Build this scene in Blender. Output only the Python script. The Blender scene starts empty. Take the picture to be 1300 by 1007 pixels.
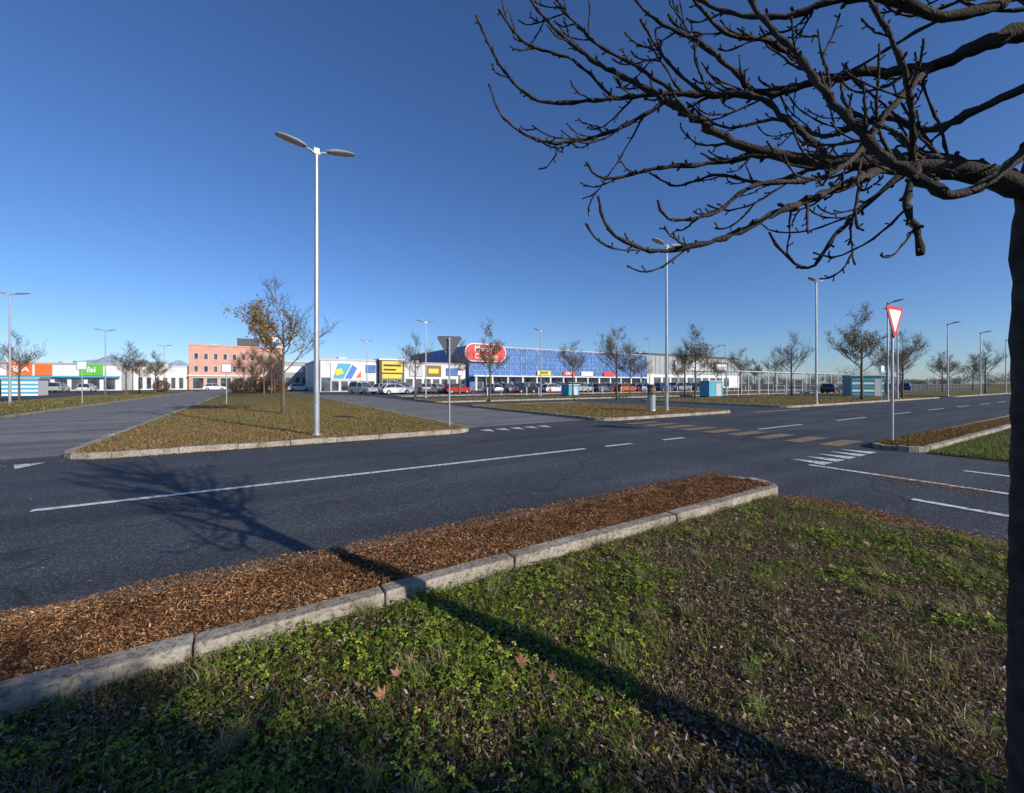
import bpy, math, random
import numpy as np
from mathutils import Vector, noise as mnoise
random.seed(7); rng=np.random.default_rng(7)
sc=bpy.context.scene
COL=sc.collection
YAW=math.radians(-32.2)
CY,SY=math.cos(YAW),math.sin(YAW)
def R(x,y,z=0.0):            # survey frame (right, forward) -> world metres
    return (x*CY-y*SY, x*SY+y*CY, z)

# ------------------------------------------------------------------ materials
def new_mat(name):
    m=bpy.data.materials.new(name); m.use_nodes=True
    nt=m.node_tree; b=nt.nodes['Principled BSDF']
    return m,nt,b
def N(nt,t,**k):
    n=nt.nodes.new(t)
    for a,v in k.items(): setattr(n,a,v)
    return n
def ramp(nt,stops):
    r=nt.nodes.new('ShaderNodeValToRGB')
    e=r.color_ramp.elements
    while len(e)<len(stops): e.new(0.5)
    for i,(p,c) in enumerate(stops):
        e[i].position=p; e[i].color=(c[0],c[1],c[2],1) if len(c)==3 else c
    return r
def simple(name,col,rough=.6,metal=0,var=.12,scale=3.0,bump=0.0,spec=.5):
    m,nt,b=new_mat(name)
    tc=N(nt,'ShaderNodeTexCoord'); no=N(nt,'ShaderNodeTexNoise')
    no.inputs['Scale'].default_value=scale; no.inputs['Detail'].default_value=6
    nt.links.new(tc.outputs['Object'],no.inputs['Vector'])
    lo=[c*(1-var) for c in col]; hi=[min(1,c*(1+var)) for c in col]
    r=ramp(nt,[(.3,lo),(.7,hi)])
    nt.links.new(no.outputs['Fac'],r.inputs[0]); nt.links.new(r.outputs[0],b.inputs['Base Color'])
    b.inputs['Roughness'].default_value=rough; b.inputs['Metallic'].default_value=metal
    b.inputs['Specular IOR Level'].default_value=spec
    if bump>0:
        n2=N(nt,'ShaderNodeTexNoise'); n2.inputs['Scale'].default_value=scale*12; n2.inputs['Detail'].default_value=5
        nt.links.new(tc.outputs['Object'],n2.inputs['Vector'])
        bp=N(nt,'ShaderNodeBump'); bp.inputs['Strength'].default_value=bump; bp.inputs['Distance'].default_value=.01
        nt.links.new(n2.outputs['Fac'],bp.inputs['Height']); nt.links.new(bp.outputs[0],b.inputs['Normal'])
    return m
def attr_mat(name,rough=.6,spec=.3,trans=.3):
    m,nt,b=new_mat(name)
    a=N(nt,'ShaderNodeAttribute',attribute_name='Col')
    nt.links.new(a.outputs['Color'],b.inputs['Base Color'])
    b.inputs['Roughness'].default_value=rough; b.inputs['Specular IOR Level'].default_value=spec
    t=N(nt,'ShaderNodeBsdfTranslucent'); nt.links.new(a.outputs['Color'],t.inputs['Color'])
    mx=N(nt,'ShaderNodeMixShader'); mx.inputs[0].default_value=trans
    nt.links.new(b.outputs[0],mx.inputs[1]); nt.links.new(t.outputs[0],mx.inputs[2])
    nt.links.new(mx.outputs[0],nt.nodes['Material Output'].inputs['Surface'])
    return m
def mix_rgb(nt,fac,c1,c2,bt='MIX'):
    mx=N(nt,'ShaderNodeMix',data_type='RGBA',blend_type=bt)
    for s,v in (('A',c1),('B',c2)):
        i=mx.inputs[6] if s=='A' else mx.inputs[7]
        if isinstance(v,(tuple,list)): i.default_value=(v[0],v[1],v[2],1)
        else: nt.links.new(v,i)
    if isinstance(fac,(int,float)): mx.inputs[0].default_value=fac
    else: nt.links.new(fac,mx.inputs[0])
    return mx.outputs[2]

def asphalt_mat(name,lo,hi,crack=.27):
    m,nt,b=new_mat(name)
    tc=N(nt,'ShaderNodeTexCoord')
    big=N(nt,'ShaderNodeTexNoise'); big.inputs['Scale'].default_value=.35; big.inputs['Detail'].default_value=7; big.inputs['Roughness'].default_value=.6
    nt.links.new(tc.outputs['Object'],big.inputs['Vector'])
    st=N(nt,'ShaderNodeMapping'); st.inputs['Scale'].default_value=(.12,1.3,1)
    nt.links.new(tc.outputs['Object'],st.inputs['Vector'])
    str_=N(nt,'ShaderNodeTexNoise'); str_.inputs['Scale'].default_value=1.0; str_.inputs['Detail'].default_value=4
    nt.links.new(st.outputs[0],str_.inputs['Vector'])
    r1=ramp(nt,[(.3,lo),(.7,hi)]); nt.links.new(big.outputs['Fac'],r1.inputs[0])
    r2=ramp(nt,[(.3,(.68,.68,.68)),(.7,(1.28,1.28,1.27))]); nt.links.new(str_.outputs['Fac'],r2.inputs[0])
    c=mix_rgb(nt,1.0,r1.outputs[0],r2.outputs[0],'MULTIPLY')
    v=N(nt,'ShaderNodeTexVoronoi'); v.inputs['Scale'].default_value=85
    nt.links.new(tc.outputs['Object'],v.inputs['Vector'])
    sep=N(nt,'ShaderNodeSeparateColor'); nt.links.new(v.outputs['Color'],sep.inputs[0])
    r3=ramp(nt,[(.0,(.55,.55,.55)),(.6,(1,1,1)),(.9,(1.5,1.5,1.48)),(1.,(3.6,3.6,3.5))]); nt.links.new(sep.outputs[0],r3.inputs[0])
    c=mix_rgb(nt,1.0,c,r3.outputs[0],'MULTIPLY')
    dn=N(nt,'ShaderNodeTexNoise'); dn.inputs['Scale'].default_value=1.6; dn.inputs['Detail'].default_value=5
    nt.links.new(tc.outputs['Object'],dn.inputs['Vector'])
    va=N(nt,'ShaderNodeVectorMath',operation='MULTIPLY_ADD'); va.inputs[1].default_value=(.9,.9,0)
    nt.links.new(dn.outputs['Color'],va.inputs[0]); nt.links.new(tc.outputs['Object'],va.inputs[2])
    cv=N(nt,'ShaderNodeTexVoronoi',feature='DISTANCE_TO_EDGE'); cv.inputs['Scale'].default_value=crack
    nt.links.new(va.outputs[0],cv.inputs['Vector'])
    cr=ramp(nt,[(.0,(.4,.4,.4)),(.0035,(.55,.55,.55)),(.006,(1,1,1))]); nt.links.new(cv.outputs['Distance'],cr.inputs[0])
    c=mix_rgb(nt,.8,c,cr.outputs[0],'MULTIPLY')
    nt.links.new(c,b.inputs['Base Color'])
    b.inputs['Roughness'].default_value=.8; b.inputs['Specular IOR Level'].default_value=.35
    bp=N(nt,'ShaderNodeBump'); bp.inputs['Strength'].default_value=.7; bp.inputs['Distance'].default_value=.007
    nt.links.new(v.outputs['Distance'],bp.inputs['Height']); nt.links.new(bp.outputs[0],b.inputs['Normal'])
    return m
def paint_mat(name,col,lo=.38,hi=.5):
    m,nt,b=new_mat(name)
    tc=N(nt,'ShaderNodeTexCoord'); n=N(nt,'ShaderNodeTexNoise'); n.inputs['Scale'].default_value=14; n.inputs['Detail'].default_value=9; n.inputs['Roughness'].default_value=.75
    nt.links.new(tc.outputs['Object'],n.inputs['Vector'])
    r=ramp(nt,[(lo,(.07,.073,.08)),(hi,col)]); nt.links.new(n.outputs['Fac'],r.inputs[0])
    nt.links.new(r.outputs[0],b.inputs['Base Color']); b.inputs['Roughness'].default_value=.7
    return m
def grass_ground_mat(name,cols,s1=.6):
    m,nt,b=new_mat(name)
    tc=N(nt,'ShaderNodeTexCoord')
    n1=N(nt,'ShaderNodeTexNoise'); n1.inputs['Scale'].default_value=s1; n1.inputs['Detail'].default_value=8; n1.inputs['Roughness'].default_value=.65
    n2=N(nt,'ShaderNodeTexNoise'); n2.inputs['Scale'].default_value=24; n2.inputs['Detail'].default_value=8; n2.inputs['Roughness'].default_value=.8
    for n in (n1,n2): nt.links.new(tc.outputs['Object'],n.inputs['Vector'])
    r1=ramp(nt,[(.32,cols[0]),(.5,cols[1]),(.66,cols[2])]); nt.links.new(n1.outputs['Fac'],r1.inputs[0])
    r2=ramp(nt,[(.3,(.4,.4,.4)),(.7,(1.6,1.6,1.6))]); nt.links.new(n2.outputs['Fac'],r2.inputs[0])
    c=mix_rgb(nt,1.0,r1.outputs[0],r2.outputs[0],'MULTIPLY'); nt.links.new(c,b.inputs['Base Color'])
    b.inputs['Roughness'].default_value=.95; b.inputs['Specular IOR Level'].default_value=.1
    bp=N(nt,'ShaderNodeBump'); bp.inputs['Strength'].default_value=1; bp.inputs['Distance'].default_value=.05
    nt.links.new(n2.outputs['Fac'],bp.inputs['Height']); nt.links.new(bp.outputs[0],b.inputs['Normal'])
    return m
def concrete_mat():
    m,nt,b=new_mat('kerb_concrete')
    tc=N(nt,'ShaderNodeTexCoord')
    n1=N(nt,'ShaderNodeTexNoise'); n1.inputs['Scale'].default_value=2.4; n1.inputs['Detail'].default_value=9; n1.inputs['Roughness'].default_value=.7
    n2=N(nt,'ShaderNodeTexNoise'); n2.inputs['Scale'].default_value=30; n2.inputs['Detail'].default_value=8; n2.inputs['Roughness'].default_value=.75
    for n in (n1,n2): nt.links.new(tc.outputs['Object'],n.inputs['Vector'])
    r1=ramp(nt,[(.34,(.17,.14,.10)),(.48,(.37,.325,.26)),(.68,(.47,.43,.37))]); nt.links.new(n1.outputs['Fac'],r1.inputs[0])
    r2=ramp(nt,[(.38,(.4,.38,.35)),(.5,(.95,.95,.95)),(.7,(1.15,1.15,1.15))]); nt.links.new(n2.outputs['Fac'],r2.inputs[0])
    c=mix_rgb(nt,1.0,r1.outputs[0],r2.outputs[0],'MULTIPLY'); nt.links.new(c,b.inputs['Base Color'])
    b.inputs['Roughness'].default_value=.95; b.inputs['Specular IOR Level'].default_value=.15
    bp=N(nt,'ShaderNodeBump'); bp.inputs['Strength'].default_value=1; bp.inputs['Distance'].default_value=.012
    nt.links.new(n2.outputs['Fac'],bp.inputs['Height']); nt.links.new(bp.outputs[0],b.inputs['Normal'])
    return m
M={}
M['asphalt']=asphalt_mat('asphalt',(.040,.044,.052),(.066,.071,.081))
M['asphalt_old']=asphalt_mat('asphalt_aged',(.15,.145,.14),(.20,.19,.18),.2)
M['white']=paint_mat('road_paint_white',(.68,.69,.68))
M['yellow']=paint_mat('road_paint_yellow',(.50,.29,.085),.42,.62)
M['dry']=grass_ground_mat('dry_grass',[(.11,.105,.035),(.15,.13,.05),(.21,.15,.07)])
M['soil']=grass_ground_mat('soil',[(.075,.052,.03),(.10,.072,.042),(.055,.055,.022)],1.5)
M['mulchbed']=grass_ground_mat('mulch_bed',[(.12,.06,.028),(.18,.09,.042),(.23,.13,.065)],2)
M['concrete']=concrete_mat()
M['leafattr']=attr_mat('leaf_blades')
M['litter']=attr_mat('litter_flakes',.8,.15,.08)
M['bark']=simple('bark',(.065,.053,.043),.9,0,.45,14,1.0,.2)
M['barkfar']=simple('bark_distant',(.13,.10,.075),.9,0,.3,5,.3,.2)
M['galv']=simple('galvanised_steel',(.42,.44,.46),.45,.5,.1,4)
M['lampgrey']=simple('lamp_housing',(.36,.37,.39),.4,.3,.05,4)
M['lampglass']=simple('lamp_glass',(.6,.62,.65),.15,0,.03,4)
M['dark']=simple('dark_metal',(.03,.032,.035),.5,.2,.1,4)
M['signback']=simple('sign_back',(.12,.13,.14),.5,.4,.08,4)
M['signwhite']=simple('sign_white',(.75,.75,.74),.4,0,.03,4)
M['signred']=simple('sign_red',(.6,.03,.025),.4,0,.05,4)
M['red']=simple('sign_panel_red',(.66,.035,.035),.5,0,.05,1)
M['whitewall']=simple('white_render',(.66,.66,.64),.85,0,.12,.4,.1)
M['greywall']=simple('grey_cladding',(.33,.34,.35),.7,0,.08,.4,.1)
M['lgrey']=simple('light_grey_cladding',(.5,.51,.52),.7,0,.06,.4,.1)
M['darkwall']=simple('dark_cladding',(.07,.072,.08),.6,0,.1,.5)
M['pink']=simple('salmon_brick',(.62,.33,.26),.9,0,.12,.8,.3)
M['blue']=simple('blue_cladding',(.05,.16,.42),.55,0,.3,.35)
M['bluelt']=simple('blue_lattice',(.24,.38,.60),.5,0,.2,.5)
M['cyan']=simple('cyan_panel',(.06,.36,.50),.5,0,.08,.7)
M['teal']=simple('teal_panel',(.03,.20,.25),.5,0,.1,.7)
M['orange']=simple('orange_panel',(.75,.14,.02),.5,0,.06,.7)
M['green']=simple('green_panel',(.10,.42,.04),.5,0,.06,.7)
M['ysign']=simple('yellow_panel',(.8,.58,.03),.5,0,.06,.7)
M['brown']=simple('brown_panel',(.2,.11,.05),.6,0,.1,.7)
def glass():
    m,nt,b=new_mat('window_glass')
    b.inputs['Roughness'].default_value=.08; b.inputs['Specular IOR Level'].default_value=.8
    tc=N(nt,'ShaderNodeTexCoord'); n=N(nt,'ShaderNodeTexNoise'); n.inputs['Scale'].default_value=.5
    nt.links.new(tc.outputs['Object'],n.inputs['Vector']); r=ramp(nt,[(.35,(.015,.022,.03)),(.65,(.10,.12,.14))])
    nt.links.new(n.outputs['Fac'],r.inputs[0]); nt.links.new(r.outputs[0],b.inputs['Base Color']); return m
M['glass']=glass()
M['tyre']=simple('tyre',(.02,.02,.02),.9,0,.1,8)
M['hub']=simple('hub',(.4,.4,.42),.35,.7,.05,8)
M['hl']=simple('headlamp',(.6,.6,.6),.15,0,.03,8)
M['tail']=simple('tail_lamp',(.35,.02,.02),.25,0,.03,8)
M['deadleaf']=simple('dead_leaf',(.30,.15,.08),.7,0,.45,9,.3)
def carpaint(n,c):
    m=simple(n,c,.28,.2,.03,1); m.node_tree.nodes['Principled BSDF'].inputs['Coat Weight'].default_value=.6; return m

# ------------------------------------------------------------------ mesh builder
class MB:
    def __init__(s): s.v=[];s.f=[];s.m=[];s.mats=[]
    def mi(s,k):
        if k not in s.mats: s.mats.append(k)
        return s.mats.index(k)
    def box(s,x0,x1,y0,y1,z0,z1,k):
        b=len(s.v); i=s.mi(k)
        s.v+=[(x0,y0,z0),(x1,y0,z0),(x1,y1,z0),(x0,y1,z0),(x0,y0,z1),(x1,y0,z1),(x1,y1,z1),(x0,y1,z1)]
        for f in ((0,3,2,1),(4,5,6,7),(0,1,5,4),(1,2,6,5),(2,3,7,6),(3,0,4,7)):
            s.f.append(tuple(b+q for q in f)); s.m.append(i)
    def poly(s,pts,k):
        b=len(s.v); s.v+=list(pts); s.f.append(tuple(range(b,b+len(pts)))); s.m.append(s.mi(k))
    def prism(s,pts,d,k,k2=None):
        b=len(s.v); n=len(pts); i=s.mi(k); i2=s.mi(k2) if k2 else i
        s.v+=list(pts)+[(p[0]+d[0],p[1]+d[1],p[2]+d[2]) for p in pts]
        s.f.append(tuple(range(b,b+n))[::-1]); s.m.append(i)
        s.f.append(tuple(range(b+n,b+2*n))); s.m.append(i2)
        for q in range(n):
            r=(q+1)%n; s.f.append((b+q,b+r,b+n+r,b+n+q)); s.m.append(i)
    def tube(s,pts,rad,sides,k,cap=True):
        i=s.mi(k); P=[Vector(p) for p in pts]; n=len(P)
        up=None; base=len(s.v)
        for j in range(n):
            t=(P[min(j+1,n-1)]-P[max(j-1,0)])
            if t.length<1e-9: t=Vector((0,0,1))
            t.normalize()
            if up is None:
                up=t.orthogonal().normalized()
            else:
                up=(up-t*up.dot(t))
                if up.length<1e-6: up=t.orthogonal()
                up.normalize()
            w=t.cross(up)
            for a in range(sides):
                an=2*math.pi*a/sides
                q=P[j]+(up*math.cos(an)+w*math.sin(an))*rad[j]
                s.v.append((q.x,q.y,q.z))
        for j in range(n-1):
            for a in range(sides):
                a2=(a+1)%sides
                s.f.append((base+j*sides+a,base+j*sides+a2,base+(j+1)*sides+a2,base+(j+1)*sides+a)); s.m.append(i)
        if cap:
            s.f.append(tuple(base+(n-1)*sides+a for a in range(sides))); s.m.append(i)
            s.f.append(tuple(base+a for a in range(sides))[::-1]); s.m.append(i)
    def mesh(s,name,smooth=False):
        me=bpy.data.meshes.new(name); me.from_pydata(s.v,[],s.f)
        for k in s.mats: me.materials.append(M[k] if isinstance(k,str) else k)
        me.polygons.foreach_set('material_index',s.m)
        if smooth: me.polygons.foreach_set('use_smooth',[True]*len(s.f))
        me.update(); return me
    def obj(s,name,loc=(0,0,0),rz=0,smooth=False,parent=None,bevel=0):
        o=bpy.data.objects.new(name,s.mesh(name,smooth)); COL.objects.link(o)
        o.location=loc; o.rotation_euler=(0,0,rz)
        if parent: o.parent=parent
        if bevel:
            bm=o.modifiers.new('bevel','BEVEL'); bm.width=bevel; bm.segments=2; bm.limit_method='ANGLE'
        return o
def empty(name,loc=(0,0,0)):
    e=bpy.data.objects.new(name,None); COL.objects.link(e); e.location=loc; e.empty_display_size=.3; return e
def inst(name,me,loc,rz=0,sc_=1.0):
    o=bpy.data.objects.new(name,me); COL.objects.link(o); o.location=loc; o.rotation_euler=(0,0,rz)
    o.scale=(sc_,)*3; return o
def fast_mesh(name,V,F,col=None,mat=None):
    me=bpy.data.meshes.new(name); n=len(V); k=F.shape[1]
    me.vertices.add(n); me.vertices.foreach_set('co',V.astype(np.float32).ravel())
    me.loops.add(F.size); me.loops.foreach_set('vertex_index',F.astype(np.int32).ravel())
    me.polygons.add(len(F)); me.polygons.foreach_set('loop_start',np.arange(0,F.size,k,dtype=np.int32))
    if col is not None:
        a=me.attributes.new('Col','FLOAT_COLOR','POINT')
        c=np.ones((n,4),np.float32); c[:,:3]=col; a.data.foreach_set('color',c.ravel())
    me.update(calc_edges=True)
    if mat: me.materials.append(mat)
    return me
def link(name,me,loc=(0,0,0)):
    o=bpy.data.objects.new(name,me); COL.objects.link(o); o.location=loc; return o
def wob(x,y,s=1.0,ph=0.0):
    v=np.sin(x*1.7*s+1.3*np.sin(y*2.1*s+ph)+ph)+np.sin(y*2.3*s+1.7*np.sin(x*1.3*s-ph)+2*ph)+.6*np.sin((x+y)*4.7*s+ph)+.5*np.sin((x-y)*7.9*s+2.2*ph)
    return v/3.1
def blades(P,h,w,bend,col):
    n=len(P); th=rng.uniform(0,2*np.pi,n); side=np.stack([np.cos(th),np.sin(th),0*th],1)
    ph=rng.uniform(0,2*np.pi,n); ln=np.stack([np.cos(ph),np.sin(ph),0*ph],1)
    up=np.array([0,0,1.0]); h=h[:,None]; w=w[:,None]; b=bend[:,None]
    v0=P-side*w; v1=P+side*w
    mid=P+up*h*.55+ln*h*b*.35
    v2=mid-side*w*.75; v3=mid+side*w*.75
    v4=P+up*h*(1-.35*b)+ln*h*b
    V=np.stack([v0,v1,v2,v3,v4],1).reshape(-1,3)
    i=np.arange(n)[:,None]*5
    F=np.concatenate([i+np.array([[0,1,3]]),i+np.array([[0,3,2]]),i+np.array([[2,3,4]])],0)
    return V,F,np.repeat(col,5,0)
def leaves(P,s,tilt,col,aspect=.5,fold=.15):
    n=len(P); th=rng.uniform(0,2*np.pi,n); d=np.stack([np.cos(th),np.sin(th),rng.normal(0,1,n)*tilt],1)
    d/=np.linalg.norm(d,axis=1)[:,None]
    e=np.stack([-np.sin(th),np.cos(th),rng.normal(0,1,n)*tilt],1); e/=np.linalg.norm(e,axis=1)[:,None]
    nn=np.cross(d,e); s=s[:,None]
    v0=P-d*s*.5; v2=P+d*s*.5
    v1=P+e*s*aspect*.5+nn*s*fold+d*s*.05; v3=P-e*s*aspect*.5+nn*s*fold+d*s*.05
    V=np.stack([v0,v1,v2,v3],1).reshape(-1,3)
    i=np.arange(n)[:,None]*4
    F=np.concatenate([i+np.array([[0,1,2]]),i+np.array([[0,2,3]])],0)
    return V,F,np.repeat(col,4,0)
def trefoils(P,s,col):
    n=len(P); th0=rng.uniform(0,2*np.pi,n); tx=rng.normal(0,.28,n); ty=rng.normal(0,.28,n)
    Vs=[];Fs=[];Cs=[];off=0
    prof=[(0,0),(.45,.34),(.85,.36),(1.0,.12),(1.0,-.12),(.85,-.36),(.45,-.34)]
    for k in range(3):
        th=th0+k*2.094; c,sn=np.cos(th),np.sin(th); vv=[]
        for (a,b_) in prof:
            px=(a*c-b_*sn)*s; py=(a*sn+b_*c)*s
            vv.append(np.stack([P[:,0]+px,P[:,1]+py,P[:,2]+tx*px+ty*py+(.35*abs(b_)-.12*a*a)*s],1))
        V=np.stack(vv,1).reshape(-1,3); i=np.arange(n)[:,None]*7
        F=np.concatenate([i+np.array([[0,q,q+1]]) for q in range(1,6)],0)+off
        Vs.append(V);Fs.append(F);Cs.append(np.repeat(col*rng.uniform(.85,1.15,(n,1)),7,0)); off+=len(V)
    return np.concatenate(Vs),np.concatenate(Fs),np.concatenate(Cs)
def pal(n,cols,wts,var=.25):
    c=np.array(cols)[rng.choice(len(cols),n,p=np.array(wts)/sum(wts))]
    return np.clip(c*(1+rng.normal(0,var,(n,1)))*(1+rng.normal(0,.06,(n,3))),.004,1)
def merge(parts):
    V=[];F=[];C=[];o=0
    for v,f,c in parts: V.append(v);F.append(f+o);C.append(c);o+=len(v)
    return np.concatenate(V),np.concatenate(F),np.concatenate(C)

# ------------------------------------------------------------------ ground & roads
b=MB(); b.poly([(-6000,-6000,-.05),(9000,-6000,-.05),(9000,9000,-.05),(-6000,9000,-.05)],'dry'); b.obj('ground')
b=MB(); b.poly([(-120,-60,0),(260,-60,0),(260,125,0),(-120,125,0)],'asphalt'); b.obj('road')
b=MB(); b.poly([(-8.9,12.2,.004),(-3.4,12.2,.004),(-3.4,120,.004),(-8.9,120,.004)],'asphalt_old')
b.poly([(6.0,12.6,.004),(11.6,12.6,.004),(11.6,58,.004),(6.0,58,.004)],'asphalt_old')
b.obj('side_road')

def kerb_paths(x0,y0,x1,y1,r,w,seg):
    def gen(i):
        rr_=r-i; out=[]
        cs=[((x1-r,y0+r),-90),((x1-r,y1-r),0),((x0+r,y1-r),90),((x0+r,y0+r),180)]
        for q,(c,a0) in enumerate(cs):
            na=4
            arc=[(c[0]+rr_*math.cos(math.radians(a0+90*t/na)),c[1]+rr_*math.sin(math.radians(a0+90*t/na))) for t in range(na+1)]
            c2,a2=cs[(q+1)%4]
            nx=(c2[0]+rr_*math.cos(math.radians(a2)),c2[1]+rr_*math.sin(math.radians(a2)))
            out+=arc
            L=math.hypot(c2[0]-c[0],c2[1]-c[1]); k=max(1,int(round(L/seg)))
            e=arc[-1]
            for t in range(1,k): out.append((e[0]+(nx[0]-e[0])*t/k,e[1]+(nx[1]-e[1])*t/k))
        return out
    return gen(0),gen(w)
def island(name,fillname,x0,y0,x1,y1,r=.5,w=.15,seg=1.0,zt=.12,zf=.10,fill='dry',bev=.014):
    o,i=kerb_paths(x0,y0,x1,y1,r,w,seg); n=len(o); b=MB()
    for k in range(n):
        a,c=Vector(o[k]),Vector(o[(k+1)%n]); d,e=Vector(i[k]),Vector(i[(k+1)%n])
        L=(c-a).length
        if L<1e-4: continue
        g=.004/L; jt=random.uniform(-.007,.007); js=random.uniform(-.007,.007); nrm=(a-d).normalized()*js
        A=a.lerp(c,g)+nrm;C=a.lerp(c,1-g)+nrm;D=d.lerp(e,g);E=d.lerp(e,1-g)
        zz=zt if a.y<(y0+y1)/2 or (y1-y0)>2 else zt-.02
        bb=len(b.v); z1=zz+jt; mi=b.mi('concrete')
        b.v+=[(A.x,A.y,-.02),(C.x,C.y,-.02),(E.x,E.y,-.02),(D.x,D.y,-.02),(A.x,A.y,z1),(C.x,C.y,z1+random.uniform(-.004,.004)),(E.x,E.y,z1),(D.x,D.y,z1)]
        for f in ((0,3,2,1),(4,5,6,7),(0,1,5,4),(1,2,6,5),(2,3,7,6),(3,0,4,7)):
            b.f.append(tuple(bb+q for q in f)); b.m.append(mi)
    b.obj(name,bevel=bev)
    b=MB(); b.poly([(p[0],p[1],zf) for p in i],fill); b.obj(fillname)
island('kerb','mulch_strip',-25,2.74,6.25,3.74,.45,.14,1.0,.12,.095,'mulchbed')
island('kerb','mulch_strip',12.1,2.74,120,3.74,.45,.14,1.5,.12,.095,'mulchbed')
island('kerb','grass_median',-3.3,11.3,5.9,74,.9,.15,1.0)
island('kerb','grass_median',11.7,11.8,21.2,24,.9,.15,1.0)
island('kerb','grass_median',27.8,12.3,60,24,.9,.15,1.5)
island('kerb','grass_median',66,12.3,180,26,.9,.15,3)
island('kerb','grass_median',12,30,112,36,.9,.15,3)
island('kerb','grass_median',14,46,112,49,.9,.15,3)
island('kerb','grass_median',-16,13,-9,95,.9,.15,3)
island('kerb','grass_median',-60,46,-22,60,.9,.15,3)
def verge(name,xs,ys,edge_x,sgn):
    X,Y=np.meshgrid(xs,ys); Z=.03+.012*wob(X,Y,1.3)+.006*wob(X,Y,5,1.0)
    t=np.clip((sgn*(X-edge_x)+.02)/.3,0,1); Z=Z*(1-t)-.02*t
    V=np.stack([X,Y,Z],-1).reshape(-1,3); nx,ny=len(xs),len(ys)
    i=np.arange(nx*ny).reshape(ny,nx); F=np.stack([i[:-1,:-1],i[:-1,1:],i[1:,1:],i[1:,:-1]],-1).reshape(-1,4)
    me=fast_mesh(name,V,F,None,M['soil']); me.polygons.foreach_set('use_smooth',[True]*len(F)); link(name,me)
verge('grass_verge',np.concatenate([np.linspace(-40,-8.1,8),np.linspace(-8,5.95,180)]),np.concatenate([np.linspace(-40,-6.2,8),np.linspace(-6,2.735,110)]),5.6,1)
verge('grass_verge',np.concatenate([np.linspace(12.0,20,80),np.linspace(20.3,120,20)]),np.concatenate([np.linspace(-40,-6.2,8),np.linspace(-6,2.735,80)]),12.35,-1)

# markings
b=MB()
def mk(x0,x1,y0,y1,k='white',z=.008): b.poly([(x0,y0,z),(x1,y0,z),(x1,y1,z),(x0,y1,z)],k)
def tri(x,y,w,h,k='white',z=.008): b.poly([(x,y,z),(x+w,y,z),(x+w/2,y+h,z)],k)
mk(-2.2,6.45,7.04,7.16); mk(7.1,8.0,7.04,7.16); mk(9.2,10.1,7.04,7.16)
mk(14,17,7.04,7.16)
for i in range(12): mk(20+i*6,23+i*6,7.04,7.16)
mk(-30,-11,7.04,7.16)
mk(8.6,8.72,-30,3.5); mk(7.15,7.27,-30,1.75); mk(10.25,10.37,-30,1.85)
for i in range(5): tri(8.85+i*.56,3.35,.42,.62)
for i in range(5): b.poly([(6.15+i*.56,11.75,.008),(6.36+i*.56,11.1,.008),(6.57+i*.56,11.75,.008)],'white')
for i in range(4): b.poly([(-5.4+i*.56,11.3,.008),(-5.19+i*.56,10.7,.008),(-4.98+i*.56,11.3,.008)],'white')
mk(22,27,11.35,11.45)
for i in range(20): mk(14+i*2.6,14.1+i*2.6,36.5,41)
b.obj('road_markings')
b=MB()
for i in range(9):
    y=4.15+i*.78; mk(11.75,13.35,y,y+.42,'yellow')
b.obj('pedestrian_crossing')

# ------------------------------------------------------------------ foreground vegetation
def vz(x,y): return .03+.012*wob(x,y,1.3)+.006*wob(x,y,5,1.0)
parts=[]
def greenness(x,y):
    base=.47-.40*np.exp(-((x-3.0)**2/1.5+(y-.6)**2/.6))+.30*np.exp(-((x-.5)**2/1.3+(y-2.1)**2/.5))
    return np.clip(base+.22*wob(x,y,.9,.6)+.30*wob(x,y,3.1,1.9)+.30*wob(x,y,8.3,.7),0,1)
n=240000
x=np.concatenate([rng.uniform(-2.2,5.72,int(n*.8)),rng.uniform(-7,5.72,n-int(n*.8))]); y=np.concatenate([rng.uniform(-.3,2.72,int(n*.8)),rng.uniform(-4,2.72,n-int(n*.8))])
g=greenness(x,y); P=np.stack([x,y,vz(x,y)-.004],1)
dry=rng.uniform(0,1,n)>g*.75+.06
col=np.where(dry[:,None],pal(n,[(.34,.24,.13),(.44,.35,.22),(.22,.13,.075),(.19,.17,.06)],[3,2,3,2.5]),pal(n,[(.15,.21,.025),(.10,.15,.02),(.23,.27,.045)],[3,3,2]))
h=rng.gamma(4,.0085,n)*np.where(dry,.8,1.1)*(.6+.8*np.clip(wob(x,y,2.2,3.0)+.5,0,1)); w=rng.uniform(.0012,.0026,n)
parts.append(blades(P,np.clip(h,.008,.12),w,rng.uniform(.2,1.3,n),col))
for t in range(100):
    cx,cy=random.uniform(-1.5,5.6),random.uniform(0,2.7)
    m_=70; px=cx+rng.normal(0,.025,m_); py=np.minimum(cy+rng.normal(0,.025,m_),2.73)
    c_=pal(m_,[(.18,.24,.04),(.40,.33,.18)],[2,1] if random.random()<.6 else [1,3])
    parts.append(blades(np.stack([px,py,vz(px,py)],1),rng.uniform(.05,.13,m_),rng.uniform(.0012,.002,m_),rng.uniform(.3,1.1,m_),c_))
n=110000
x=rng.uniform(-2.6,5.7,n); y=rng.uniform(-.6,2.72,n); g=greenness(x,y); keep=rng.uniform(0,1,n)<np.clip((g-.3)*1.7,.02,1)
x,y,g=x[keep],y[keep],g[keep]; n=len(x)
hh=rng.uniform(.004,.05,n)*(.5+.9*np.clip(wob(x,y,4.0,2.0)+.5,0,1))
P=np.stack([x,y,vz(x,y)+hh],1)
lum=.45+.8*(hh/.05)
big=rng.uniform(.7,1.35,n)*(.8+.5*np.clip(g-.3,0,1))
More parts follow.
